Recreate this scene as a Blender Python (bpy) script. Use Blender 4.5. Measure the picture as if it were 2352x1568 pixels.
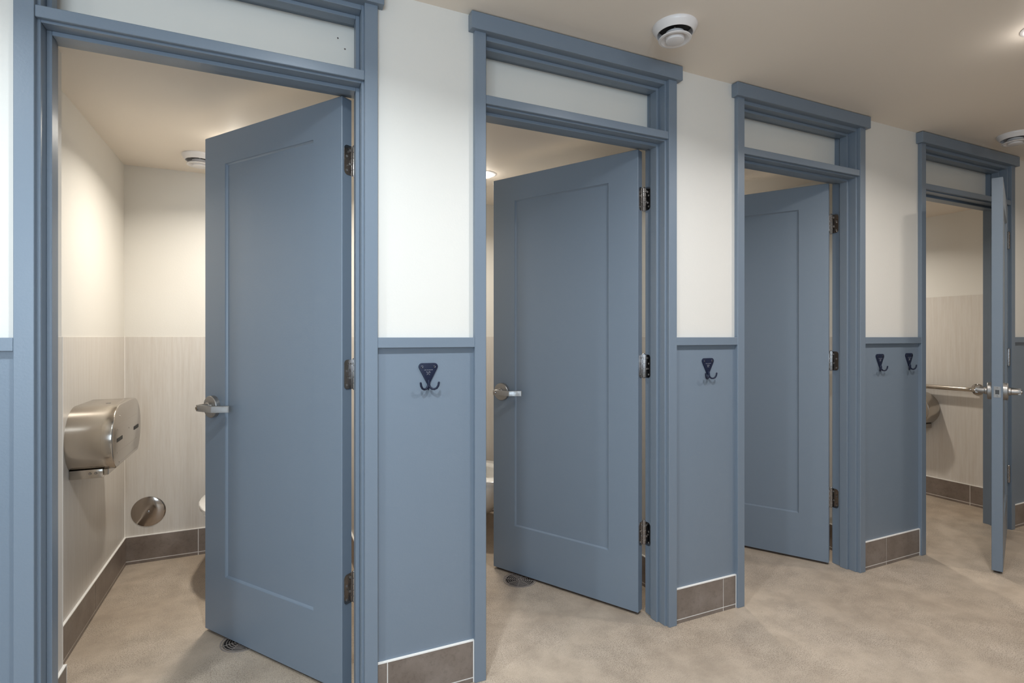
import bpy, bmesh, math, random
from mathutils import Vector, Matrix
PI = math.pi
random.seed(7)
scene = bpy.context.scene
COL = scene.collection
for o in list(bpy.data.objects):
    bpy.data.objects.remove(o)

# ------------------------------------------------------------------ camera
F_PX, YAW, EYE = 1230.0, math.radians(24.46), 1.22
cam = bpy.data.objects.new('camera', bpy.data.cameras.new('camera'))
COL.objects.link(cam)
cam.location = (0, 0, EYE)
cam.rotation_euler = (PI / 2, 0, -YAW)
cam.data.sensor_width = 36.0
cam.data.lens = F_PX / 2352 * 36.0
cam.data.shift_y = -11.0 / 2352
cam.data.clip_start = 0.02
scene.camera = cam

# ------------------------------------------------------------------ view, world, cool fill light
scene.view_settings.view_transform = 'Standard'
scene.view_settings.look = 'None'
scene.view_settings.gamma = 1.0
scene.view_settings.use_curve_mapping = False
scene.view_settings.exposure = 0.0
scene.cycles.use_denoising = True
scene.cycles.max_bounces = 10
scene.cycles.diffuse_bounces = 6
scene.cycles.caustics_reflective = False
scene.cycles.caustics_refractive = False
world = bpy.data.worlds.new('daylight')
scene.world = world
world.use_nodes = True
world.node_tree.nodes['Background'].inputs[0].default_value = (0.72, 0.86, 1.0, 1)
world.node_tree.nodes['Background'].inputs[1].default_value = 1.0


def area_light(name, loc, rot, size, power, color, size_y=None, shape='DISK', spread=PI):
    L = bpy.data.lights.new(name, 'AREA')
    L.shape = shape
    L.size = size
    if size_y:
        L.size_y = size_y
    L.energy = power
    L.color = color
    L.spread = spread
    o = bpy.data.objects.new(name, L)
    COL.objects.link(o)
    o.location = loc
    o.rotation_euler = rot
    return o


# added cool fill light, unseen behind the camera to the left
area_light('cool_fill_light', (-1.0, -1.93, 1.45), (PI / 2, 0, 0), 2.1, 66.0, (0.66, 0.83, 1.0), 1.2, 'RECTANGLE')

HALL_CEIL, STALL_CEIL = 2.36, 2.14
LAMP_HALL, LAMP_STALL, LAMP_POINT = 13.6, 13.2, 0.10
LAMP_COL = (1.0, 0.965, 0.92)
LAMP_WARM = (1.0, 0.93, 0.82)

# ------------------------------------------------------------------ materials


def new_mat(name):
    m = bpy.data.materials.new(name)
    m.use_nodes = True
    return m, m.node_tree, m.node_tree.nodes['Principled BSDF']


def paint(name, col, rough=0.4, spec=0.5, bump=0.0, scale=60, var=0.0, coat=0.0, metallic=0.0):
    m, nt, b = new_mat(name)
    b.inputs['Base Color'].default_value = (*col, 1)
    b.inputs['Roughness'].default_value = rough
    b.inputs['Specular IOR Level'].default_value = spec
    b.inputs['Coat Weight'].default_value = coat
    b.inputs['Metallic'].default_value = metallic
    tc = nt.nodes.new('ShaderNodeTexCoord')
    if bump:
        n = nt.nodes.new('ShaderNodeTexNoise')
        n.inputs['Scale'].default_value = scale
        n.inputs['Detail'].default_value = 4
        nt.links.new(tc.outputs['Object'], n.inputs['Vector'])
        bp = nt.nodes.new('ShaderNodeBump')
        bp.inputs['Strength'].default_value = bump
        bp.inputs['Distance'].default_value = 0.002
        nt.links.new(n.outputs['Fac'], bp.inputs['Height'])
        nt.links.new(bp.outputs['Normal'], b.inputs['Normal'])
    if var:
        n = nt.nodes.new('ShaderNodeTexNoise')
        n.inputs['Scale'].default_value = 2.3
        n.inputs['Detail'].default_value = 3
        nt.links.new(tc.outputs['Object'], n.inputs['Vector'])
        r = nt.nodes.new('ShaderNodeValToRGB')
        r.color_ramp.elements[0].position = 0.3
        r.color_ramp.elements[1].position = 0.7
        r.color_ramp.elements[0].color = (*[c * (1 - var) for c in col], 1)
        r.color_ramp.elements[1].color = (*[min(1, c * (1 + var)) for c in col], 1)
        nt.links.new(n.outputs['Fac'], r.inputs['Fac'])
        nt.links.new(r.outputs['Color'], b.inputs['Base Color'])
    return m


def mix_rgb(nt, fac, a, b, mode='MIX'):
    n = nt.nodes.new('ShaderNodeMix')
    n.data_type = 'RGBA'
    n.blend_type = mode
    for sock, v in ((n.inputs[0], fac), (n.inputs[6], a), (n.inputs[7], b)):
        if isinstance(v, bpy.types.NodeSocket):
            nt.links.new(v, sock)
        elif isinstance(v, (tuple, list)):
            sock.default_value = (*v, 1)
        else:
            sock.default_value = v
    return n.outputs[2]


def noise(nt, scale, detail=4, rough=0.55, stretch=(1, 1, 1)):
    tc = nt.nodes.new('ShaderNodeNewGeometry')
    mp = nt.nodes.new('ShaderNodeMapping')
    mp.inputs['Scale'].default_value = stretch
    nt.links.new(tc.outputs['Position'], mp.inputs['Vector'])
    n = nt.nodes.new('ShaderNodeTexNoise')
    n.inputs['Scale'].default_value = scale
    n.inputs['Detail'].default_value = detail
    n.inputs['Roughness'].default_value = rough
    nt.links.new(mp.outputs['Vector'], n.inputs['Vector'])
    return n.outputs['Fac']


def ramp(nt, fac, *stops):
    r = nt.nodes.new('ShaderNodeValToRGB')
    els = r.color_ramp.elements
    while len(els) < len(stops):
        els.new(0.5)
    for e, (p, c) in zip(els, stops):
        e.position = p
        e.color = (*c, 1) if len(c) == 3 else c
    nt.links.new(fac, r.inputs['Fac'])
    return r.outputs['Color']


def make_concrete():
    m, nt, b = new_mat('sealed_concrete')
    big = noise(nt, 1.6, 5, 0.6)
    base = ramp(nt, big, (0.3, (0.40, 0.325, 0.255)), (0.5, (0.46, 0.385, 0.31)), (0.72, (0.50, 0.43, 0.36)))
    mid = noise(nt, 9, 6, 0.65)
    c2 = mix_rgb(nt, 0.55, base, ramp(nt, mid, (0.35, (0.72, 0.70, 0.68)), (0.62, (1.12, 1.11, 1.10))), 'MULTIPLY')
    fine = noise(nt, 260, 3, 0.6)
    patch = noise(nt, 3.2, 3, 0.5)
    spk = ramp(nt, fine, (0.38, (0.40, 0.37, 0.34)), (0.50, (1, 1, 1)))
    spk_l = ramp(nt, noise(nt, 330, 2, 0.5), (0.60, (1, 1, 1)), (0.70, (1.32, 1.3, 1.28)))
    pf = ramp(nt, patch, (0.40, (0.2, 0.2, 0.2)), (0.58, (1, 1, 1)))
    c3 = mix_rgb(nt, pf, c2, mix_rgb(nt, 0.8, c2, spk, 'MULTIPLY'))
    c4 = mix_rgb(nt, 0.6, c3, spk_l, 'MULTIPLY')
    grain = noise(nt, 95, 5, 0.75)
    gr = ramp(nt, grain, (0.36, (0.60, 0.57, 0.54)), (0.46, (1, 1, 1)))
    c4 = mix_rgb(nt, 0.45, c4, mix_rgb(nt, pf, c4, mix_rgb(nt, 1.0, c4, gr, 'MULTIPLY')))
    # a few dark pits and smears
    v = nt.nodes.new('ShaderNodeTexVoronoi')
    g = nt.nodes.new('ShaderNodeNewGeometry')
    v.inputs['Scale'].default_value = 7
    nt.links.new(g.outputs['Position'], v.inputs['Vector'])
    pit = ramp(nt, v.outputs['Distance'], (0.018, (0.25, 0.22, 0.2)), (0.035, (1, 1, 1)))
    c5 = mix_rgb(nt, 0.7, c4, pit, 'MULTIPLY')
    nt.links.new(c5, b.inputs['Base Color'])
    rr = ramp(nt, mid, (0.3, (0.38, 0.38, 0.38)), (0.7, (0.55, 0.55, 0.55)))
    nt.links.new(rr, b.inputs['Roughness'])
    b.inputs['Specular IOR Level'].default_value = 0.4
    bp = nt.nodes.new('ShaderNodeBump')
    bp.inputs['Strength'].default_value = 0.25
    bp.inputs['Distance'].default_value = 0.0015
    nt.links.new(fine, bp.inputs['Height'])
    nt.links.new(bp.outputs['Normal'], b.inputs['Normal'])
    return m


def make_laminate():
    m, nt, b = new_mat('pale_wood_laminate')
    st = noise(nt, 14, 6, 0.6, (6, 6, 0.25))
    c = ramp(nt, st, (0.3, (0.575, 0.53, 0.485)), (0.5, (0.61, 0.575, 0.535)), (0.7, (0.64, 0.61, 0.575)))
    fine = noise(nt, 60, 4, 0.6, (8, 8, 0.3))
    c2 = mix_rgb(nt, 0.30, c, ramp(nt, fine, (0.35, (0.86, 0.84, 0.82)), (0.55, (1, 1, 1))), 'MULTIPLY')
    nt.links.new(c2, b.inputs['Base Color'])
    b.inputs['Roughness'].default_value = 0.42
    return m


def make_tile():
    m, nt, b = new_mat('brown_grey_tile')
    n = noise(nt, 9, 6, 0.6)
    c = ramp(nt, n, (0.3, (0.155, 0.122, 0.102)), (0.55, (0.205, 0.168, 0.145)), (0.75, (0.25, 0.21, 0.187)))
    sc = noise(nt, 70, 5, 0.7)
    c2 = mix_rgb(nt, 0.4, c, ramp(nt, sc, (0.36, (0.62, 0.6, 0.58)), (0.48, (1, 1, 1))), 'MULTIPLY')
    nt.links.new(c2, b.inputs['Base Color'])
    b.inputs['Roughness'].default_value = 0.38
    return m


def make_steel(name, col, rough, stretch=(1, 1, 60)):
    m, nt, b = new_mat(name)
    b.inputs['Metallic'].default_value = 1
    b.inputs['Base Color'].default_value = (*col, 1)
    n = noise(nt, 40, 3, 0.5, stretch)
    r = ramp(nt, n, (0.3, (rough * 0.75,) * 3), (0.7, (rough * 1.3,) * 3))
    nt.links.new(r, b.inputs['Roughness'])
    b.inputs['Anisotropic'].default_value = 0.4
    return m


def emissive(name, col, strength):
    m, nt, b = new_mat(name)
    b.inputs['Base Color'].default_value = (0.9, 0.9, 0.9, 1)
    b.inputs['Emission Color'].default_value = (*col, 1)
    b.inputs['Emission Strength'].default_value = strength
    return m


M = dict(
    blue=paint('slate_blue_paint', (0.168, 0.211, 0.266), 0.36, 0.5, 0.10, 180),
    white=paint('warm_white_wall_paint', (0.70, 0.68, 0.64), 0.5, 0.4, 0.12, 140),
    ceil=paint('ceiling_paint', (0.78, 0.71, 0.63), 0.6, 0.35, 0.10, 120),
    transom=paint('gloss_white_board', (0.78, 0.75, 0.69), 0.16, 0.5),
    caulk=paint('white_caulk', (0.84, 0.82, 0.79), 0.5),
    concrete=make_concrete(), laminate=make_laminate(), tile=make_tile(),
    steel=make_steel('brushed_stainless', (0.52, 0.475, 0.425), 0.17, (1, 1, 60)),
    nickel=make_steel('satin_nickel', (0.36, 0.35, 0.34), 0.46, (1, 1, 1)),
    chrome=paint('polished_chrome', (0.36, 0.34, 0.33), 0.10, metallic=1),
    mirror=paint('polished_steel_cover', (0.42, 0.37, 0.33), 0.12, metallic=1),
    navy=paint('navy_enamel', (0.009, 0.014, 0.036), 0.45, 0.3),
    hookscrew=paint('blued_screw', (0.10, 0.11, 0.15), 0.25, metallic=1),
    grey_mark=paint('pale_grey_print', (0.45, 0.46, 0.50), 0.5),
    black=paint('black_recess', (0.008, 0.008, 0.008), 0.6),
    plastic=paint('white_plastic', (0.72, 0.70, 0.70), 0.3),
    throat=paint('dark_duct', (0.03, 0.026, 0.024), 0.6),
    porcelain=paint('white_porcelain', (0.86, 0.85, 0.83), 0.1, coat=0.5),
    drain=paint('dull_drain_metal', (0.27, 0.235, 0.215), 0.45),
    drain_dark=paint('drain_well', (0.012, 0.009, 0.008), 0.8),
    lamp=emissive('lit_lamp_lens', (1.0, 0.95, 0.86), 14.0),
    rubber=paint('dark_rubber_sweep', (0.05, 0.03, 0.02), 0.7),
)

# ------------------------------------------------------------------ mesh helpers


class MB:
    def __init__(self):
        self.bm = bmesh.new()
        self.mi = 0

    def _done(self, faces):
        for f in faces:
            f.material_index = self.mi

    def box(self, x0, x1, y0, y1, z0, z1, bev=0.0, seg=1):
        b = bmesh.new()
        vs = [b.verts.new(p) for p in ((x0, y0, z0), (x1, y0, z0), (x1, y1, z0), (x0, y1, z0), (x0, y0, z1), (x1, y0, z1), (x1, y1, z1), (x0, y1, z1))]
        for q in ((3, 2, 1, 0), (4, 5, 6, 7), (0, 1, 5, 4), (1, 2, 6, 5), (2, 3, 7, 6), (3, 0, 4, 7)):
            b.faces.new([vs[i] for i in q])
        if bev:
            bmesh.ops.bevel(b, geom=list(b.edges), offset=bev, segments=seg, affect='EDGES', profile=0.5)
        self.merge(b)
        return self

    def merge(self, b, mat=None):
        if mat is not None:
            bmesh.ops.transform(b, matrix=mat, verts=b.verts)
        for f in b.faces:
            f.material_index = self.mi
        me = bpy.data.meshes.new('tmp')
        b.to_mesh(me)
        b.free()
        self.bm.from_mesh(me)
        bpy.data.meshes.remove(me)

    def lathe(self, prof, origin=(0, 0, 0), axis=(0, 0, 1), n=40, scale=(1, 1)):
        """prof: list of (r, h) along axis; r=0 closes."""
        b = bmesh.new()
        rings = []
        for r, h in prof:
            if r < 1e-6:
                rings.append([b.verts.new((0, 0, h))])
            else:
                rings.append([b.verts.new((r * scale[0] * math.cos(2 * PI * k / n), r * scale[1] * math.sin(2 * PI * k / n), h)) for k in range(n)])
        for a, c in zip(rings, rings[1:]):
            for k in range(n):
                k2 = (k + 1) % n
                if len(a) == 1 and len(c) == 1:
                    continue
                if len(a) == 1:
                    b.faces.new((a[0], c[k2], c[k]))
                elif len(c) == 1:
                    b.faces.new((a[k], a[k2], c[0]))
                else:
                    b.faces.new((a[k], a[k2], c[k2], c[k]))
        bmesh.ops.recalc_face_normals(b, faces=b.faces)
        q = Vector((0, 0, 1)).rotation_difference(Vector(axis).normalized())
        self.merge(b, Matrix.Translation(origin) @ q.to_matrix().to_4x4())
        return self

    def cyl(self, p0, p1, r, n=24):
        p0, p1 = Vector(p0), Vector(p1)
        L = (p1 - p0).length
        e = min(r * 0.12, L * 0.2)
        return self.lathe([(0, 0), (r - e, 0), (r, e), (r, L - e), (r - e, L), (0, L)], p0, p1 - p0, n)

    def tube(self, pts, r, n=12, caps=True):
        b = bmesh.new()
        pts = [Vector(p) for p in pts]
        rr = r if isinstance(r, (list, tuple)) else [r] * len(pts)
        prev = None
        rings = []
        for i, p in enumerate(pts):
            t = (pts[min(i + 1, len(pts) - 1)] - pts[max(i - 1, 0)]).normalized()
            if prev is None:
                u = t.orthogonal().normalized()
            else:
                u = (prev - t * prev.dot(t)).normalized()
            prev = u
            w = t.cross(u)
            rings.append([b.verts.new(p + rr[i] * (math.cos(2 * PI * k / n) * u + math.sin(2 * PI * k / n) * w)) for k in range(n)])
        for a, c in zip(rings, rings[1:]):
            for k in range(n):
                b.faces.new((a[k], a[(k + 1) % n], c[(k + 1) % n], c[k]))
        if caps:
            b.faces.new(rings[0][::-1])
            b.faces.new(rings[-1])
        bmesh.ops.recalc_face_normals(b, faces=b.faces)
        self.merge(b)
        return self

    def prism(self, outline, vec, bev=0.0, seg=2, mat=None):
        """outline: 3-D points of a planar polygon, extruded along vec."""
        b = bmesh.new()
        vs = [b.verts.new(p) for p in outline]
        f = b.faces.new(vs)
        r = bmesh.ops.extrude_face_region(b, geom=[f])
        top = [v for v in r['geom'] if isinstance(v, bmesh.types.BMVert)]
        bmesh.ops.translate(b, vec=Vector(vec), verts=top)
        bmesh.ops.recalc_face_normals(b, faces=b.faces)
        if bev:
            topset = set(top)
            ed = [e for e in b.edges if e.verts[0] in topset and e.verts[1] in topset]
            bmesh.ops.bevel(b, geom=ed, offset=bev, segments=seg, affect='EDGES', profile=0.5)
        self.merge(b, mat)
        return self

    def build(self, name, mats, parent=None, loc=None, smooth=35):
        me = bpy.data.meshes.new(name)
        self.bm.to_mesh(me)
        self.bm.free()
        for m in (mats if isinstance(mats, (list, tuple)) else [mats]):
            me.materials.append(m)
        me.shade_smooth()
        me.set_sharp_from_angle(angle=math.radians(smooth))
        o = bpy.data.objects.new(name, me)
        COL.objects.link(o)
        if parent is not None:
            o.parent = parent
        if loc is not None:
            o.location = loc
        return o


def empty(name, loc=(0, 0, 0), rz=0.0, parent=None):
    o = bpy.data.objects.new(name, None)
    COL.objects.link(o)
    o.location = loc
    o.rotation_euler = (0, 0, rz)
    o.empty_display_size = 0.05
    if parent is not None:
        o.parent = parent
    return o


def tag(o, label=None, cat=None, group=None, kind=None):
    if label:
        o['label'] = label
    if cat:
        o['category'] = cat
    if group:
        o['group'] = group
    if kind:
        o['kind'] = kind
    return o


def copy_tree(o, parent=None):
    c = o.copy()
    COL.objects.link(c)
    if parent is not None:
        c.parent = parent
        c.matrix_parent_inverse = o.matrix_parent_inverse.copy()
    for ch in list(o.children):
        copy_tree(ch, c)
    return c


def arc(cx, cy, r, a0, a1, n):
    return [(cx + r * math.cos(math.radians(a0 + (a1 - a0) * k / n)), cy + r * math.sin(math.radians(a0 + (a1 - a0) * k / n))) for k in range(n + 1)]


# ------------------------------------------------------------------ layout
WALL_F, WALL_B = 1.790, 1.905           # hall face and stall face of the partition front wall
TRIM_F = 1.770                          # front of casings
JAMB_F, JAMB_B = 1.788, 1.917
STOP_F, STOP_B = 1.827, 1.867
STALL_Y = 3.466
DOORS = [(-0.543, 0.275), (0.712, 1.521), (1.970, 2.772), (3.362, 4.262)]   # inner jamb faces
XL, XR, YF = -2.75, 6.2, -1.9
JT = 0.019
REV, CW = 0.008, 0.042
STALLS = [(-0.703, 0.42), (0.56, 1.68), (1.82, 2.94), (3.08, 4.631)]

# ------------------------------------------------------------------ floor, ceilings, hall shell
tag(MB().box(XL - 0.2, XR + 0.2, YF - 0.2, STALL_Y + 0.2, -0.12, 0.0).build('floor', M['concrete']),
    'mottled beige sealed concrete floor running through hall and stalls', 'floor', kind='structure')
tag(MB().box(XL - 0.2, XR + 0.2, YF - 0.2, WALL_F + 0.002, HALL_CEIL, HALL_CEIL + 0.12).build('ceiling', M['ceil']),
    'tan painted hall ceiling above the row of blue doors', 'ceiling', kind='structure')
w = MB()  # unseen wall, its opening added to hold the cool fill light
w.box(XL - 0.2, -2.05, YF - 0.15, YF, 0, HALL_CEIL)
w.box(0.05, XR + 0.2, YF - 0.15, YF, 0, HALL_CEIL)
w.box(-2.05, 0.05, YF - 0.15, YF, 0, 0.85)
w.box(-2.05, 0.05, YF - 0.15, YF, 2.05, HALL_CEIL)
tag(w.build('wall_front', M['white']), 'painted wall facing the row of stall doors, with an opening added for the fill light', 'wall', kind='structure')
w = MB()  # made-up frame around the fill light opening, out of view
w.box(-2.05, -2.0, YF - 0.13, YF - 0.06, 0.85, 2.05)
w.box(0.0, 0.05, YF - 0.13, YF - 0.06, 0.85, 2.05)
w.box(-2.0, 0.0, YF - 0.13, YF - 0.06, 0.85, 0.9)
w.box(-2.0, 0.0, YF - 0.13, YF - 0.06, 2.0, 2.05)
tag(w.build('fill_light_frame', M['blue']), 'unseen frame added around the fill light opening facing the stalls', 'fill light frame', kind='structure')
tag(MB().box(XR, XR + 0.15, YF, WALL_F, 0, HALL_CEIL).build('wall_right', M['white']),
    'plain painted end wall of the hall', 'wall', kind='structure')
tag(MB().box(XL - 0.15, XL, YF, WALL_F, 0, HALL_CEIL).build('wall_left', M['white']), 'plain painted wall closing the near end of the hall', 'wall', kind='structure')

# piers of the stall front wall
piers = [(XL, DOORS[0][0] - JT)] + [(DOORS[i][1] + JT, DOORS[i + 1][0] - JT) for i in range(3)] + [(DOORS[3][1] + JT, XR)]
w = MB()
for a, b in piers:
    w.box(a, b, WALL_F, WALL_B, 0, HALL_CEIL)
for a, b in DOORS:
    w.box(a - JT, b + JT, WALL_F, WALL_B, 2.302, HALL_CEIL)
wall_back = tag(w.build('wall_back', M['white']), 'long warm white wall holding the row of four blue doors', 'wall', kind='structure')
BASE_H = 0.149
pier_words = ['left of the nearest door', 'between the first and second doors', 'between the second and third doors', 'between the third door and the farthest door', 'right of the farthest door']
for i, (a, b) in enumerate(piers):
    p0 = a if i == 0 else a - JT + REV + CW
    p1 = b if i == 4 else b + JT - REV - CW
    wp = MB().box(p0, p1, WALL_F - 0.003, WALL_F, BASE_H, 1.184).build('wainscot_panel', M['blue'], wall_back)
    wp['label'] = 'slate blue wainscot panel'
    rl = MB().box(p0, p1, TRIM_F + 0.001, WALL_F + 0.001, 1.183, 1.2175, 0.0012).build('trim_%d' % (5 + i), M['blue'])
    tag(rl, 'slate blue chair rail ' + pier_words[i], 'chair rail', kind='structure')

# ------------------------------------------------------------------ tiled baseboards


def baseboard(name, p0, p1, normal, joints=(), end=False, label='', dep=0.011):
    """tile skirting from p0 to p1 (wall line), standing out along normal; last joint list in metres from p0."""
    p0, p1, nrm = Vector((*p0, 0)), Vector((*p1, 0)), Vector((*normal, 0))
    L = (p1 - p0).length
    t = (p1 - p0) / L
    mat = Matrix(((t.x, nrm.x, 0, p0.x), (t.y, nrm.y, 0, p0.y), (0, 0, 1, 0), (0, 0, 0, 1)))
    m = MB()

    def put(x0, x1, y0, y1, z0, z1, mi):
        s = MB()
        s.mi = mi
        s.box(x0, x1, y0, y1, z0, z1)
        for f in s.bm.faces:
            f.material_index = mi
        me = bpy.data.meshes.new('t')
        bmesh.ops.transform(s.bm, matrix=mat, verts=s.bm.verts)
        if t.cross(nrm).z < 0:
            bmesh.ops.reverse_faces(s.bm, faces=s.bm.faces)
        s.bm.to_mesh(me)
        s.bm.free()
        m.bm.from_mesh(me)
        bpy.data.meshes.remove(me)
    xs = [0.0] + [j for j in joints if 0 < j < L] + [L - (0.004 if end else 0)]
    g = 0.0017
    for k, (a, b) in enumerate(zip(xs, xs[1:])):
        put(a + (g if k else 0), b - (g if k < len(xs) - 2 else 0), 0, dep, 0.019, BASE_H - 0.004, 0)
        put(a + (g if k else 0), b - (g if k < len(xs) - 2 else 0), 0, dep - 0.0005, 0.0, 0.0145, 0)
    put(0, L - (0.004 if end else 0), 0, dep - 0.0012, 0.0, BASE_H - 0.004, 1)
    put(0, L, 0, dep + 0.0005, BASE_H - 0.004, BASE_H, 1)
    if end:
        put(L - 0.004, L, 0, dep + 0.0005, 0, BASE_H - 0.004, 1)
    o = m.build(name, [M['tile'], M['caulk']])
    return tag(o, label, 'baseboard', kind='structure')


jn = [[1.5], [0.033], [0.272], [0.19], [0.3, 0.9, 1.5]]
for i, (a, b) in enumerate(piers):
    p0 = a if i == 0 else a - JT + REV + CW
    p1 = b if i == 4 else b + JT - REV - CW
    baseboard('baseboard_back', (p0, WALL_F), (p1, WALL_F), (0, -1), jn[i], end=(i < 4),
              label='grey brown tile baseboard on the hall wall ' + pier_words[i])
baseboard('baseboard_right', (XR, YF), (XR, WALL_F), (-1, 0), [0.6, 1.2, 1.8, 2.4], label='grey brown tile baseboard on the end wall')

# ------------------------------------------------------------------ stall shells
PANEL_H = [1.22, 1.22, 1.22, 1.522]
stall_words = ['nearest', 'second', 'third', 'farthest']
for i, (a, b) in enumerate(STALLS):
    w = tag(MB().box(a - 0.07, b + 0.07, STALL_Y, STALL_Y + 0.1, 0, STALL_CEIL + 0.06).build('wall_stall_back', M['white']),
            'back wall of the %s stall, cream above pale wood laminate' % stall_words[i], 'wall', kind='structure')
    MB().box(a, b, STALL_Y - 0.003, STALL_Y, BASE_H, PANEL_H[i], 0.0008).build('laminate_panel', M['laminate'], w)
    tag(MB().box(a - 0.07, b + 0.07, WALL_B - 0.0, STALL_Y, STALL_CEIL, STALL_CEIL + 0.1).build('ceiling_stall', M['ceil']),
        'lowered ceiling inside the %s stall' % stall_words[i], 'ceiling', kind='structure')
    baseboard('baseboard_stall', (a + 0.011, STALL_Y), (b - 0.011, STALL_Y), (0, -1), ([0.335, 0.935] if i == 0 else [0.3, 0.9]),
              label='brown tile baseboard along the back wall of the %s stall' % stall_words[i])
parts = [(-0.84, -0.703), (0.42, 0.56), (1.68, 1.82), (2.94, 3.08), (4.631, 4.77)]
pw = ['left side wall of the nearest stall, cream above pale laminate', 'partition wall between the nearest and second stalls',
      'partition wall between the second and third stalls', 'partition wall between the third and farthest stalls',
      'right side wall of the farthest stall carrying the grab bar']
for i, (a, b) in enumerate(parts):
    w = tag(MB().box(a, b, WALL_B, STALL_Y, 0, STALL_CEIL).build('wall_partition', M['white']), pw[i], 'wall', kind='structure')
    if i < 4:
        MB().box(b, b + 0.003, WALL_B + (0.285 if i == 0 else 0), STALL_Y - 0.003, BASE_H, PANEL_H[i], 0.0008).build('laminate_panel', M['laminate'], w)
        MB().box(b + 0.003, b + 0.0055, STALL_Y - 0.0065, STALL_Y - 0.003, BASE_H, PANEL_H[i]).build('corner_bead', M['caulk'], w)
    if i > 0:
        MB().box(a - 0.003, a, WALL_B, STALL_Y - 0.003, BASE_H, PANEL_H[i - 1], 0.0008).build('laminate_panel', M['laminate'], w)
    if i < 4:
        s = WALL_B + (0.296 if i == 0 else 0)
        baseboard('baseboard_left', (b, s), (b, STALL_Y), (1, 0), [0.10, 0.7] if i == 0 else [0.4, 1.0],
                  label='brown tile baseboard on the left side wall of the %s stall' % stall_words[i])
    if i > 0:
        baseboard('baseboard_right', (a, WALL_B), (a, STALL_Y), (-1, 0), [0.25, 0.85] if i == 4 else [0.4, 1.0],
                  label='brown tile baseboard on the right side wall of the %s stall' % stall_words[i - 1])
# small wall return just inside the nearest stall
w = tag(MB().box(-0.703, -0.612, WALL_B, 2.19, 0, STALL_CEIL).build('wall_return', M['white']),
        'narrow wall return inside the nearest doorway, against the left jamb', 'wall', kind='structure')
MB().box(-0.612, -0.609, WALL_B + 0.012, 2.19, BASE_H, 1.22, 0.0008).build('laminate_panel', M['laminate'], w)
MB().box(-0.612, -0.6085, 2.187, 2.1925, BASE_H, 1.22).build('corner_bead', M['caulk'], w)
baseboard('baseboard_return', (-0.612, WALL_B + 0.012), (-0.612, 2.20), (1, 0), [], label='tile baseboard on the wall return inside the nearest doorway', end=True)
baseboard('baseboard_return', (-0.612, 2.19), (-0.692, 2.19), (0, 1), [], label='tile baseboard end facing the back of the nearest stall')

# ------------------------------------------------------------------ door frames with transoms
door_words = ['nearest doorway, cut by the left edge', 'second doorway from the left', 'third doorway from the left', 'farthest doorway at right']
for i, (a, b) in enumerate(DOORS):
    t = tag(empty('trim_%d' % (i + 1), ((a + b) / 2, WALL_F, 0)), 'slate blue frame with transom around the ' + door_words[i], 'door frame', kind='structure')
    ox = (a + b) / 2

    def part(name, x0, x1, y0, y1, z0, z1, bev=0.0012, mat='blue', lab=None):
        o = MB().box(x0 - ox, x1 - ox, y0 - WALL_F, y1 - WALL_F, z0, z1, bev).build(name, M[mat], t)
        if lab:
            o['label'] = lab
        return o
    part('casing', a - REV - CW, a - REV, TRIM_F, WALL_F, 0.0, 2.299)
    part('casing', b + REV, b + REV + CW, TRIM_F, WALL_F, 0.0, 2.299)
    # thin dark backband step that shows beside the casing edge
    part('header_board', a - REV - CW - 0.018, b + REV + CW + 0.018, 1.754, WALL_F, 2.298, 2.357, 0.0015)
    part('transom_bar', a - REV, b + REV, TRIM_F + 0.003, JAMB_F, 2.050, 2.081, 0.0015)
    part('jamb', a - JT, a, JAMB_F, JAMB_B, 0.0, 2.302)
    part('jamb', b, b + JT, JAMB_F, JAMB_B, 0.0, 2.302)
    part('head_jamb', a, b, JAMB_F, JAMB_B, 2.044, 2.063)
    part('head_jamb', a, b, JAMB_F, JAMB_B, 2.283, 2.302)
    sf, sb = (STOP_F, STOP_B) if i < 3 else (1.836, 1.876)
    part('stop', a, a + 0.012, sf, sb, 0.0, 2.044)
    part('stop', b - 0.012, b, sf, sb, 0.0, 2.044)
    part('stop', a + 0.012, b - 0.012, sf, sb, 2.032, 2.044)
    part('transom_stop', a, a + 0.012, STOP_F, STOP_B, 2.063, 2.283)
    part('transom_stop', b - 0.012, b, STOP_F, STOP_B, 2.063, 2.283)
    part('transom_stop', a + 0.012, b - 0.012, STOP_F, STOP_B, 2.271, 2.283)
    part('transom_panel', a, b, 1.903, 1.912, 2.063, 2.283, 0, 'transom', 'glossy white infill board of the transom')
    if i == 0:
        for (sx, sz) in ((0.215, 2.235), (0.238, 2.203), (0.232, 2.118)):
            MB().lathe([(0, 0.0012), (0.0022, 0.0008), (0.003, 0)], (sx - ox, 1.903 - WALL_F, sz), (0, -1, 0), 10).build('screw', M['chrome'], t)

# ------------------------------------------------------------------ doors


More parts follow.
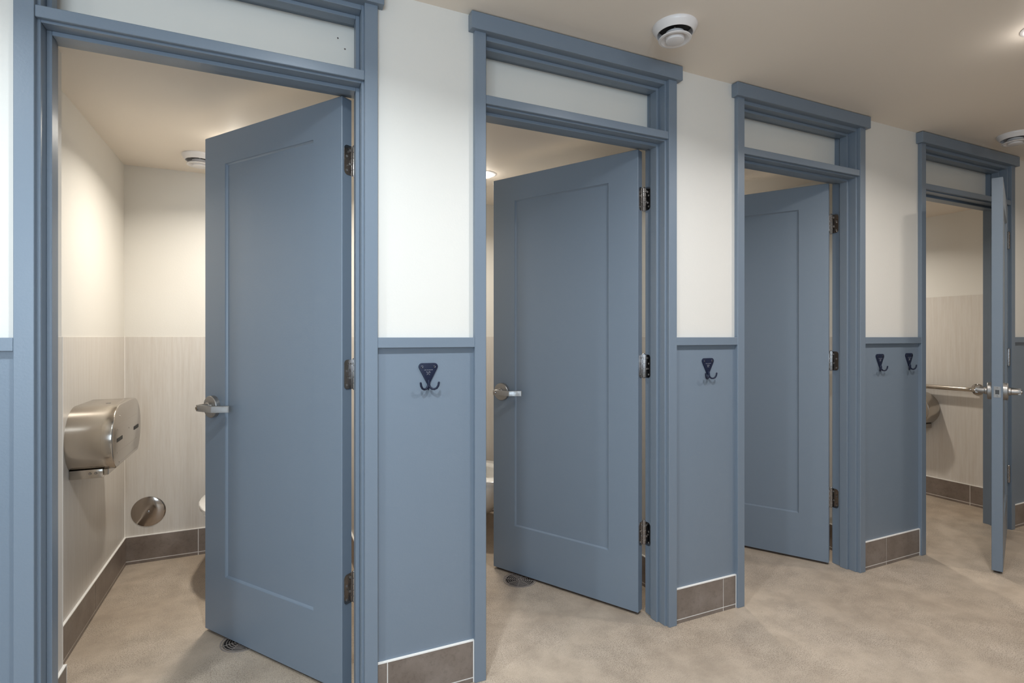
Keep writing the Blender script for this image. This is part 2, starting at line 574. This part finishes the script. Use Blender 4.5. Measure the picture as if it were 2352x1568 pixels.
def leaf_mesh(W, y_out, y_in, x_h=-0.006, z0=0.012, z1=2.040, st_l=0.138, st_h=0.143, top=0.124, bot=0.240):
    """door leaf from hinge edge x_h to x_h-W, faces at y_out (viewer side) and y_in; recessed flat panel both sides."""
    b = bmesh.new()
    xa, xb = x_h - W, x_h
    s, d = 0.006, 0.009

    def ring(x0, x1, z0_, z1_, y):
        return [b.verts.new(p) for p in ((x0, y, z0_), (x1, y, z0_), (x1, y, z1_), (x0, y, z1_))]
    outer = []
    for y, sg in ((y_out, 1), (y_in, -1)):
        r0 = ring(xa, xb, z0, z1, y)
        r1 = ring(xa + st_l, xb - st_h, z0 + bot, z1 - top, y)
        r2 = ring(xa + st_l + 0.0015, xb - st_h - 0.0015, z0 + bot + 0.0015, z1 - top - 0.0015, y + sg * 0.004)
        r3 = ring(xa + st_l + s, xb - st_h - s, z0 + bot + s, z1 - top - s, y + sg * d)
        for p, q in ((r0, r1), (r1, r2), (r2, r3)):
            for k in range(4):
                b.faces.new((p[k], p[(k + 1) % 4], q[(k + 1) % 4], q[k]))
        b.faces.new(r3)
        outer.append(r0)
    for k in range(4):
        b.faces.new((outer[0][k], outer[0][(k + 1) % 4], outer[1][(k + 1) % 4], outer[1][k]))
    bmesh.ops.recalc_face_normals(b, faces=b.faces)
    edges = [e for e in b.edges if all(abs(v.co.x - xa) < 1e-6 or abs(v.co.x - xb) < 1e-6 or abs(v.co.z - z0) < 1e-6 or abs(v.co.z - z1) < 1e-6 for v in e.verts) and
             all(v in outer[0] or v in outer[1] for v in e.verts)]
    bmesh.ops.bevel(b, geom=edges, offset=0.0015, segments=1, affect='EDGES')
    m = MB()
    m.merge(b)
    return m


def lever(parent, x, y, side, toward=1):
    """lever set on a door face at local (x, y); side = outward sign along local y; toward = +1 points to the hinge (+x)."""
    h = empty('lever_handle', (x, y, 0.935), 0, parent)
    s = side
    MB().lathe([(0, 0), (0.0445, 0), (0.0445, 0.016), (0.0425, 0.0185), (0.022, 0.0205), (0.0, 0.0205)], (0, 0, 0), (0, s, 0), 40).build('rosette', M['nickel'], h)
    m = MB()
    m.lathe([(0.019, 0.018), (0.019, 0.028), (0.0155, 0.031), (0.0145, 0.060), (0.012, 0.0665), (0, 0.0665)], (0, 0, 0), (0, s, 0), 28)
    t = toward
    up = 0.0125
    ol = [(-0.012, 0.056), (-0.012, 0.066), (0.004, 0.0685), (0.086, 0.0665), (0.0905, 0.064), (0.1365, 0.0265), (0.1375, 0.023), (0.133, 0.0175), (0.127, 0.0180), (0.082, 0.0535), (0.060, 0.0545)]
    m.prism([(t * px, s * py, -up) for px, py in ol], (0, 0, 2 * up), 0.0015)
    m.build('lever', M['nickel'], h, smooth=30)
    MB().lathe([(0.0078, 0.0655), (0.0078, 0.071), (0.006, 0.0725), (0, 0.0725)], (0, 0, 0), (0, s, 0), 20).build('lock_button', M['chrome'], h)
    return h


def plate_outline(w0, w1, h, r):
    """hinge plate in (w, z): straight at w0, rounded at w1."""
    sg = 1 if w1 > w0 else -1
    pts = [(w0, -h / 2)]
    for cx, cz, a0, a1 in ((w1 - sg * r, -h / 2 + r, -90, 0), (w1 - sg * r, h / 2 - r, 0, 90)):
        for k in range(7):
            an = math.radians(a0 + (a1 - a0) * k / 6)
            pts.append((cx + sg * r * math.cos(an), cz + r * math.sin(an)))
    pts.append((w0, h / 2))
    return pts


def hinge(door, z, alpha, side):
    """butt hinge at the door pin; side -1: leaf lies towards -y (in-swing), +1: towards +y (out-swing). jamb plate unrotated."""
    h = empty('hinge', (0, 0, z), 0, door)
    m = MB()
    H = 0.102
    # leaf plate on the door edge plane x=-0.006
    o = plate_outline(side * 0.004, side * 0.041, H, 0.014)
    m.prism([(-0.0061, w_, zz) for w_, zz in o], (0.0018, 0, 0))
    # plate neck to barrel
    m.box(-0.0061, -0.002, min(0, side * 0.006), max(0, side * 0.006), -H / 2, H / 2)
    m.build('hinge_leaf', M['chrome'], h)
    # barrel with knuckles
    m = MB()
    n = 5
    for k in range(n):
        za, zb = -H / 2 + H * k / n + 0.0006, -H / 2 + H * (k + 1) / n - 0.0006
        m.cyl((0, 0, za), (0, 0, zb), 0.0070, 18)
    m.cyl((0, 0, -H / 2 - 0.003), (0, 0, H / 2 + 0.003), 0.0052, 16)
    m.lathe([(0.0064, 0), (0.0064, 0.002), (0.004, 0.005), (0, 0.0055)], (0, 0, H / 2), (0, 0, 1), 16)
    m.build('hinge_barrel', M['chrome'], h)
    # jamb plate: jamb face is at x=+0.003 in closed frame; undo the door rotation
    m = MB()
    o = plate_outline(side * 0.004, side * 0.041, H, 0.014)
    R = Matrix.Rotation(-alpha, 4, 'Z')
    m.prism([(0.0030, w_, zz) for w_, zz in o], (-0.0018, 0, 0), mat=R)
    m.build('hinge_leaf', M['chrome'], h)
    for (w_, zz) in ((0.014, 0.036), (0.030, 0.012), (0.016, -0.012), (0.030, -0.036)):
        for which in (0, 1):
            s = MB()
            if which == 0:
                s.lathe([(0.0042, 0), (0.0040, 0.0008), (0.0015, 0.0003), (0, 0.0003)], (-0.0043, side * w_, zz), (1, 0, 0), 14)
            else:
                p = R @ Vector((0.0012, side * w_, zz))
                d = R @ Vector((-1, 0, 0))
                s.lathe([(0.0042, 0), (0.0040, 0.0008), (0.0015, 0.0003), (0, 0.0003)], p, d, 14)
            s.build('screw', M['nickel'], h)
    return h


ALPHA = [54.4, 61.0, 59.0, 21.7]
WID = [0.802, 0.808, 0.797, 0.888]
dl = ['slate blue one-panel door standing half open into the nearest stall', 'slate blue one-panel door half open in the second doorway, drain at its foot',
      'slate blue one-panel door half open in the third doorway, handle hidden by frame', 'farthest slate blue door seen edge on, swung out into the hall']
for i in range(4):
    a, b = DOORS[i]
    al = math.radians(ALPHA[i])
    if i < 3:
        d = empty('door_%d' % (i + 1), (b - 0.003, 1.922, 0), -al)
        rot = -al
        y_hall, y_in = -0.050, -0.006
        m = leaf_mesh(WID[i], y_hall, y_in)
        side = -1
    else:
        d = empty('door_%d' % (i + 1), (b - 0.003, 1.781, 0), al)
        rot = al
        y_hall, y_in = 0.006, 0.050
        m = leaf_mesh(WID[i], y_hall, y_in)
        side = 1
    tag(d, dl[i], 'door', kind='structure')
    m.build('door_leaf', M['blue'], d, smooth=8)
    xh = -0.006 - WID[i] + 0.062
    lever(d, xh, y_hall, -1)
    lever(d, xh, y_in, 1)
    for z in (0.352, 1.09, 1.828):
        hinge(d, z, rot, side)
    # latch face plate on the free edge
    xe = -0.006 - WID[i]
    yc = (y_hall + y_in) / 2
    m = MB()
    m.mi = 0
    m.box(xe - 0.0012, xe + 0.001, yc - 0.0135, yc + 0.0135, 0.935 - 0.0285, 0.935 + 0.0285)
    m.build('latch_plate', M['nickel'], d)
    lt = MB()
    lt.prism([(xe - 0.001, yc - 0.008, 0.935 - 0.011), (xe - 0.001, yc + 0.008, 0.935 - 0.011), (xe - 0.011, yc - 0.008 * side, 0.935 - 0.011)], (0, 0, 0.022))
    lt.build('latch_bolt', M['mirror'], d)
    for dz in (-0.021, 0.021):
        MB().lathe([(0.0035, 0), (0.003, 0.0009), (0, 0.0005)], (xe - 0.0012, yc, 0.935 + dz), (-1, 0, 0), 12).build('screw', M['chrome'], d)
    # dark sweep under the leaf
    MB().box(-0.03 - WID[i] + 0.03 + 0.012, -0.02, yc - 0.011, yc + 0.011, 0.0015, 0.014).build('door_sweep', M['rubber'], d)

# ------------------------------------------------------------------ robe hooks


def make_hook():
    """hook origin: centre of plate top on wall plane, facing -y."""
    h = empty('robe_hook')
    top = 0.0
    W2, H = 0.0335, 0.073
    r = 0.012
    pts = []
    # rounded inverted triangle outline (x,z)
    c = [(-W2 + r, -r), (W2 - r, -r), (0, -H + 0.006)]
    rad = [r, r, 0.0058]
    for k in range(9):
        an = math.radians(205 - 115 * k / 8)
        pts.append((c[0][0] + r * math.cos(an), c[0][1] + r * math.sin(an)))
    for k in range(9):
        an = math.radians(90 - 115 * k / 8)
        pts.append((c[1][0] + r * math.cos(an), c[1][1] + r * math.sin(an)))
    for k in range(5):
        an = math.radians(-25 - 130 * k / 4)
        pts.append((c[2][0] + rad[2] * math.cos(an), c[2][1] + rad[2] * math.sin(an)))
    m = MB()
    m.prism([(x, 0, z) for x, z in pts], (0, -0.0045, 0), 0.0012)
    m.build('back_plate', M['navy'], h, smooth=40)
    for sx in (-1, 1):
        m = MB()
        ang = math.radians(27)
        path = [(0.0, 0.010), (0.001, -0.002), (0.005, -0.012), (0.012, -0.0175), (0.020, -0.0185), (0.028, -0.015), (0.0335, -0.006), (0.0355, 0.004)]
        m.tube([(sx * s * math.cos(ang), -0.006 - s * math.sin(ang), -0.070 + z) for s, z in path], [0.003, 0.0036, 0.0038, 0.0037, 0.0036, 0.0036, 0.0036, 0.0034], 12)
        m.lathe([(0, -0.0034), (0.0025, -0.0025), (0.0035, 0), (0.0028, 0.0022), (0, 0.0036)], (sx * 0.0355 * math.cos(ang), -0.006 - 0.0355 * math.sin(ang), -0.066), (0, 0, 1), 12)
        m.build('prong', M['navy'], h, smooth=60)
        MB().lathe([(0.0048, 0), (0.0046, 0.001), (0.0035, 0.0018), (0.0012, 0.0006), (0, 0.0006)], (sx * 0.0215, -0.0044, -0.0125), (0, -1, 0), 16).build('screw', M['navy'], h).data.materials[0] = M['hookscrew']
    MB().tube([(0, -0.005, -0.058), (0, -0.008, -0.07), (0, -0.006, -0.084), (0, -0.002, -0.092)], [0.0045, 0.005, 0.0035, 0.0018], 10).build('prong_base', M['navy'], h)
    # small printed line and monogram on the plate
    m = MB()
    rnd = random.Random(3)
    x = -0.0145
    while x < 0.0145:
        hh = rnd.choice((0.0012, 0.0012, 0.002, 0.0016))
        m.box(x, x + 0.00055, -0.00475, -0.0044, -0.0240 - (0.0006 if rnd.random() < .15 else 0), -0.0240 + hh)
        if rnd.random() < 0.5:
            m.box(x, x + 0.0015, -0.00475, -0.0044, -0.0240 + hh * 0.5, -0.0240 + hh * 0.5 + 0.0004)
        x += rnd.choice((0.0014, 0.0019, 0.0023))

    def stroke(ps, w=0.00035):
        m.tube([(px, -0.00455, pz) for px, pz in ps], w, 6)
    stroke([(-0.0055, -0.0400), (-0.0015, -0.0350), (0.003, -0.0295)])
    stroke([(-0.0075, -0.0305), (-0.006, -0.0290), (-0.0038, -0.0302), (-0.0042, -0.0330), (-0.0058, -0.0335)])
    stroke([(0.0005, -0.0290), (0.004, -0.0292), (0.0068, -0.0315), (0.005, -0.0335), (0.003, -0.0332)])
    stroke([(0.0005, -0.0365), (0.0025, -0.0395), (0.005, -0.0395)])
    m.build('printed_mark', M['grey_mark'], h)
    return h


hk = make_hook()
hooks = [(0.4975, 1.130, 'dark navy two-prong robe hook between the first and second doors'),
         (1.757, 1.126, 'dark navy robe hook on its own between the second and third doors'),
         (2.965, 1.128, 'navy robe hook near the third door, left one of a pair'),
         (3.222, 1.129, 'navy robe hook beside the farthest doorway, right one of a pair')]
for i, (x, z, lb) in enumerate(hooks):
    o = hk if i == 0 else copy_tree(hk)
    o.location = (x, WALL_F - 0.003, z)
    tag(o, lb, 'hook', 'robe hooks under the chair rail')

# ------------------------------------------------------------------ air valves


def make_valve():
    v = empty('ceiling_vent')
    MB().lathe([(0.080, 0), (0.081, -0.004), (0.077, -0.012), (0.068, -0.026), (0.0655, -0.029), (0.063, -0.0285), (0.061, -0.022), (0.060, -0.002)], n=56).build('flange', M['plastic'], v, smooth=50)
    MB().lathe([(0.060, -0.003), (0, -0.003)], n=40).build('throat', M['throat'], v)
    m = MB()
    m.lathe([(0.0, -0.022), (0.034, -0.024), (0.038, -0.035), (0.0565, -0.044), (0.059, -0.047), (0.0575, -0.0495), (0.050, -0.0505), (0.040, -0.0425), (0.0345, -0.039), (0.0325, -0.0545), (0.028, -0.0565), (0, -0.0555)], n=56)
    m.build('valve_disc', M['plastic'], v, smooth=40)
    MB().cyl((0, 0, -0.02), (0, 0, -0.003), 0.004).build('spindle', M['plastic'], v)
    return v


vl = make_valve()
for i, (x, y, z, lb) in enumerate([(1.361, 1.545, HALL_CEIL, 'round white air vent on the hall ceiling above the second doorway'),
                                   (3.835, 1.575, HALL_CEIL, 'round white air vent on the hall ceiling by the farthest doorway'),
                                   (-0.318, 3.140, STALL_CEIL, 'round white air vent on the ceiling of the nearest stall')]):
    o = vl if i == 0 else copy_tree(vl)
    o.location = (x, y, z)
    o.rotation_euler = (0, 0, i * 0.7)
    tag(o, lb, 'vent', 'round white air vents')

# ------------------------------------------------------------------ recessed lamps


def make_lamp():
    v = empty('recessed_light')
    MB().lathe([(0.068, 0), (0.069, -0.002), (0.062, -0.0045), (0.052, -0.004), (0.050, -0.0015)], n=48).build('trim_ring', M['plastic'], v, smooth=50)
    MB().lathe([(0.051, -0.0012), (0.047, -0.008), (0.034, -0.0145), (0.016, -0.0175), (0.0, -0.018)], n=40).build('lens', M['lamp'], v)
    return v


lp = make_lamp()
lamps = [lp] + [copy_tree(lp) for _ in range(9)]
LPOS = [(-1.15, 0.92, 0), (0.10, 0.92, 0), (1.35, 0.92, 0), (2.60, 0.98, 0), (3.86, 0.90, 0), (5.1, 0.92, 0),
        (-0.14, 2.83, 1), (1.113, 2.825, 1), (2.38, 2.83, 1), (3.85, 2.75, 1)]
lw = ['leftmost ceiling light of the hall', 'hall ceiling light over the gap by the nearest door', 'hall ceiling light in front of the second door',
      'recessed hall ceiling light cut by the upper right corner', 'hall ceiling light in front of the farthest door', 'hall ceiling light beyond the farthest door',
      'recessed light in the nearest stall, hidden behind its open door', 'lit recessed ceiling light glimpsed over the second door',
      'recessed ceiling light inside the third stall', 'recessed ceiling light inside the farthest stall']
for i, (x, y, st) in enumerate(LPOS):
    o = lamps[i]
    z = STALL_CEIL if st else HALL_CEIL
    o.location = (x, y, z)
    tag(o, lw[i], 'ceiling light', 'recessed ceiling lights')
    L = bpy.data.lights.new('lamp_glow', 'AREA')
    L.shape = 'DISK'
    L.size = 0.095
    k = {0: 1.25, 1: 1.15, 2: 1.0, 3: 0.76, 4: 0.60, 5: 0.2, 6: 1.0, 7: 0.75, 8: 0.7, 9: 0.9}[i]
    L.energy = (LAMP_STALL if st else LAMP_HALL) * k
    L.color = LAMP_WARM if st else [(0.86, 0.95, 1.0), (0.88, 0.96, 1.0), (0.97, 0.98, 1.0), (1.0, 0.95, 0.89), (1.0, 0.91, 0.80), (1.0, 0.9, 0.78)][i]
    L.spread = math.radians(150)
    lo = bpy.data.objects.new('lamp_glow', L)
    COL.objects.link(lo)
    lo.parent = o
    lo.location = (0, 0, -0.021)
    P = bpy.data.lights.new('lamp_glow', 'POINT')
    P.shadow_soft_size = 0.035
    P.energy = L.energy * LAMP_POINT * (0.4 if st else (0.45 if i == 3 else 1.0))
    P.color = L.color
    po = bpy.data.objects.new('lamp_glow', P)
    COL.objects.link(po)
    po.parent = o
    po.location = (0, 0, -0.060)

# ------------------------------------------------------------------ floor drains


def make_drain():
    d = empty('floor_drain')
    MB().lathe([(0.0, 0.0008), (0.074, 0.0008)], n=48).build('drain_well', M['drain_dark'], d)
    m = MB()
    for r in (0.0815, 0.071, 0.060, 0.050, 0.040, 0.030, 0.020, 0.010):
        wd = 0.0013 if r < 0.08 else 0.0025
        m.lathe([(r - wd, 0.0005), (r - wd, 0.0024), (r + wd, 0.0024), (r + wd, 0.0005)], n=48)
    for k in range(8):
        an = k * PI / 4 + 0.2
        c, s = math.cos(an), math.sin(an)
        m.prism([(0.004 * c - 0.001 * s, 0.004 * s + 0.001 * c, 0.0007), (0.004 * c + 0.001 * s, 0.004 * s - 0.001 * c, 0.0007),
                 (0.08 * c + 0.001 * s, 0.08 * s - 0.001 * c, 0.0007), (0.08 * c - 0.001 * s, 0.08 * s + 0.001 * c, 0.0007)], (0, 0, 0.0019))
    m.build('grate', M['drain'], d, smooth=30)
    return d


dr = make_drain()
for i, (x, y, lb) in enumerate([(-0.092, 2.405, 'round web-pattern floor drain half under the nearest door'), (1.149, 2.430, 'round web-pattern floor drain at the foot of the second door')]):
    o = dr if i == 0 else copy_tree(dr)
    o.location = (x, y, 0)
    tag(o, lb, 'floor drain', 'round floor drains')

# ------------------------------------------------------------------ toilet roll dispensers


def dispenser_outline(hw, top, bot):
    """twin-roll D outline in (u,z): rounded ends, flatter bottom."""
    r = 0.132
    pts = []
    cz = 0.0
    for k in range(13):   # right end from bottom to top
        an = math.radians(-58 + (90 + 58) * k / 12)
        pts.append((hw - r + r * math.cos(an), cz + r * math.sin(an)))
    for k in range(13):
        an = math.radians(90 + (148) * k / 12)
        pts.append((-hw + r + r * math.cos(an), cz + r * math.sin(an)))
    return pts


def make_dispenser():
    """local: back plane x=0, front towards +x, length along y, z centred."""
    d = empty('toilet_roll_dispenser')
    ol = dispenser_outline(0.252, 0, 0)
    m = MB()
    m.prism([(0.0, u, z) for u, z in ol], (0.112, 0, 0))
    m.build('housing', M['steel'], d, smooth=40)
    m = MB()
    m.prism([(0.1125, u * 1.006, z * 1.012) for u, z in ol], (0.038, 0, 0), 0.005, 3)
    m.build('cover', M['steel'], d, smooth=40)
    for (u, z) in ((-0.143, -0.006), (0.157, -0.003)):
        MB().box(0.1495, 0.1514, u - 0.044, u + 0.044, z - 0.0075, z + 0.0075).build('viewing_slot', M['black'], d)
    for (u, z) in ((-0.135, 0.085), (-0.175, 0.037), (-0.175, -0.056), (-0.150, -0.098), (0.02, 0.014)):
        MB().lathe([(0.0032, 0), (0.0028, 0.001), (0, 0.0012)], (0.1503, u, z), (1, 0, 0), 10).build('rivet', M['chrome'], d)
    for z in (0.055, -0.055, -0.1):
        MB().box(0.1500, 0.15075, -0.14, 0.19, z - 0.0008, z + 0.0008).build('pressed_line', M['steel'], d)
    m = MB()
    m.box(0.0, 0.108, -0.195, 0.195, -0.146, -0.111, 0.003, 2)
    m.box(0.108, 0.124, -0.19, -0.02, -0.138, -0.113, 0.002)
    m.build('tear_bar', M['steel'], d)
    for x in (0.066, 0.084):
        MB().lathe([(0.005, 0), (0.004, 0.002), (0, 0.0028)], (x, -0.195, -0.127), (0, -1, 0), 12).build('rivet', M['chrome'], d)
    MB().lathe([(0.009, 0), (0.009, 0.002), (0.006, 0.003), (0.0, 0.003)], (0.095, -0.06, 0.131), (0, 0, 1), 20).build('lock', M['chrome'], d)
    return d


dp = make_dispenser()
dp.location = (-0.700, 2.780, 0.812)
tag(dp, 'twin roll stainless steel tissue dispenser on left wall of the nearest stall', 'dispenser', 'stainless tissue dispensers')
d2 = copy_tree(dp)
d2.location = (4.628, 2.598, 0.668)
d2.rotation_euler = (0, 0, PI)
tag(d2, 'stainless tissue dispenser under the grab bar in the farthest stall', 'dispenser', 'stainless tissue dispensers')

# ------------------------------------------------------------------ cleanout cover
cc = empty('cleanout_cover', (-0.592, STALL_Y - 0.003, 0.272))
MB().lathe([(0.080, 0), (0.080, 0.0015), (0.074, 0.004), (0.03, 0.0062), (0.006, 0.006), (0, 0.006)], (0, 0, 0), (0, -1, 0), 56).build('cover_plate', M['mirror'], cc, smooth=50)
MB().lathe([(0.0075, 0), (0.007, 0.003), (0.003, 0.0042), (0.0012, 0.002), (0, 0.002)], (0, -0.0058, 0), (0, -1, 0), 18).build('screw', M['chrome'], cc)
tag(cc, 'round polished steel cleanout cover low on the back wall of the nearest stall', 'cleanout cover')

# ------------------------------------------------------------------ grab bar
g = empty('grab_bar', (4.628, 2.11, 0.842))
m = MB()
off = -0.055
pts = [(-0.002, 0.0, 0), (off * 0.45, 0.0, 0), (off * 0.85, 0.006, 0), (off, 0.028, 0), (off, 0.06, 0), (off, 0.98, 0), (off, 1.01, 0), (off * 0.85, 1.034, 0), (off * 0.45, 1.04, 0), (-0.002, 1.04, 0)]
m.tube(pts, 0.0165, 18)
m.build('bar', M['steel'], g, smooth=60)
for yy in (0.0, 1.04):
    MB().lathe([(0.040, 0), (0.040, 0.004), (0.036, 0.0075), (0.0175, 0.0085)], (0, yy, 0), (-1, 0, 0), 36).build('flange', M['chrome'], g, smooth=50)
tag(g, 'stainless steel grab bar along the side wall of the farthest stall', 'grab bar')

# ------------------------------------------------------------------ toilets


def make_toilet():
    """origin: wall plane, floor, bowl axis towards -y."""
    t = empty('wall_hung_toilet')

    def sect(z, L0, L1, hw, n=36, pw=2.3):
        # egg outline from y=-L0 (back) to y=-L1 (front)
        out = []
        cy, hy = -(L0 + L1) / 2, (L1 - L0) / 2
        for k in range(n):
            an = 2 * PI * k / n
            c, s = math.cos(an), math.sin(an)
            x = hw * math.copysign(abs(c) ** (2 / pw), c) * (1 - 0.16 * max(0, -s))
            y = cy + hy * math.copysign(abs(s) ** (2 / pw), s)
            out.append((x, y, z))
        return out

    def loft(secs, cap0=True, cap1=True):
        b = bmesh.new()
        rings = [[b.verts.new(p) for p in s] for s in secs]
        n = len(rings[0])
        for a, c in zip(rings, rings[1:]):
            for k in range(n):
                b.faces.new((a[k], a[(k + 1) % n], c[(k + 1) % n], c[k]))
        if cap0:
            b.faces.new(rings[0][::-1])
        if cap1:
            b.faces.new(rings[-1])
        bmesh.ops.recalc_face_normals(b, faces=b.faces)
        return b
    m = MB()
    m.merge(loft([sect(0.10, 0.0, 0.30, 0.10), sect(0.13, 0.0, 0.40, 0.115), sect(0.20, 0.0, 0.50, 0.135), sect(0.28, 0.0, 0.60, 0.158), sect(0.34, 0.0, 0.655, 0.176),
                  sect(0.375, 0.0, 0.672, 0.181), sect(0.383, 0.004, 0.668, 0.177), sect(0.383, 0.09, 0.60, 0.118), sect(0.34, 0.10, 0.58, 0.11), sect(0.27, 0.14, 0.50, 0.08), sect(0.22, 0.2, 0.40, 0.04)]))
    m.build('bowl', M['porcelain'], t, smooth=60)
    m = MB()
    m.merge(loft([sect(0.385, 0.13, 0.682, 0.186), sect(0.400, 0.13, 0.684, 0.187), sect(0.405, 0.135, 0.678, 0.182), sect(0.404, 0.20, 0.60, 0.108), sect(0.386, 0.20, 0.595, 0.104), sect(0.385, 0.13, 0.682, 0.186)], False, False))
    m.build('seat', M['porcelain'], t, smooth=50)
    m = MB()
    m.cyl((-0.1, -0.135, 0.405), (0.1, -0.135, 0.405), 0.012)
    m.build('seat_hinge', M['plastic'], t)
    m = MB()
    m.cyl((0, -0.05, 0.38), (0, -0.05, 0.66), 0.0145)
    m.build('flush_pipe', M['chrome'], t)
    m = MB()
    m.cyl((0, -0.05, 0.66), (0, -0.05, 0.76), 0.031)
    m.cyl((0, -0.05, 0.70), (0, 0.0, 0.70), 0.016)
    m.cyl((0.03, -0.05, 0.70), (0.09, -0.05, 0.70), 0.009)
    m.build('flush_valve', M['chrome'], t)
    return t


tl = make_toilet()
tl.location = (-0.128, STALL_Y - 0.004, 0)
tag(tl, 'white wall-hung toilet in the nearest stall, mostly hidden by the open door', 'toilet', 'white wall-hung toilets')
t2 = copy_tree(tl)
t2.location = (1.20, STALL_Y - 0.004, 0)
tag(t2, 'white wall-hung toilet glimpsed in the gap left of the second door', 'toilet', 'white wall-hung toilets')
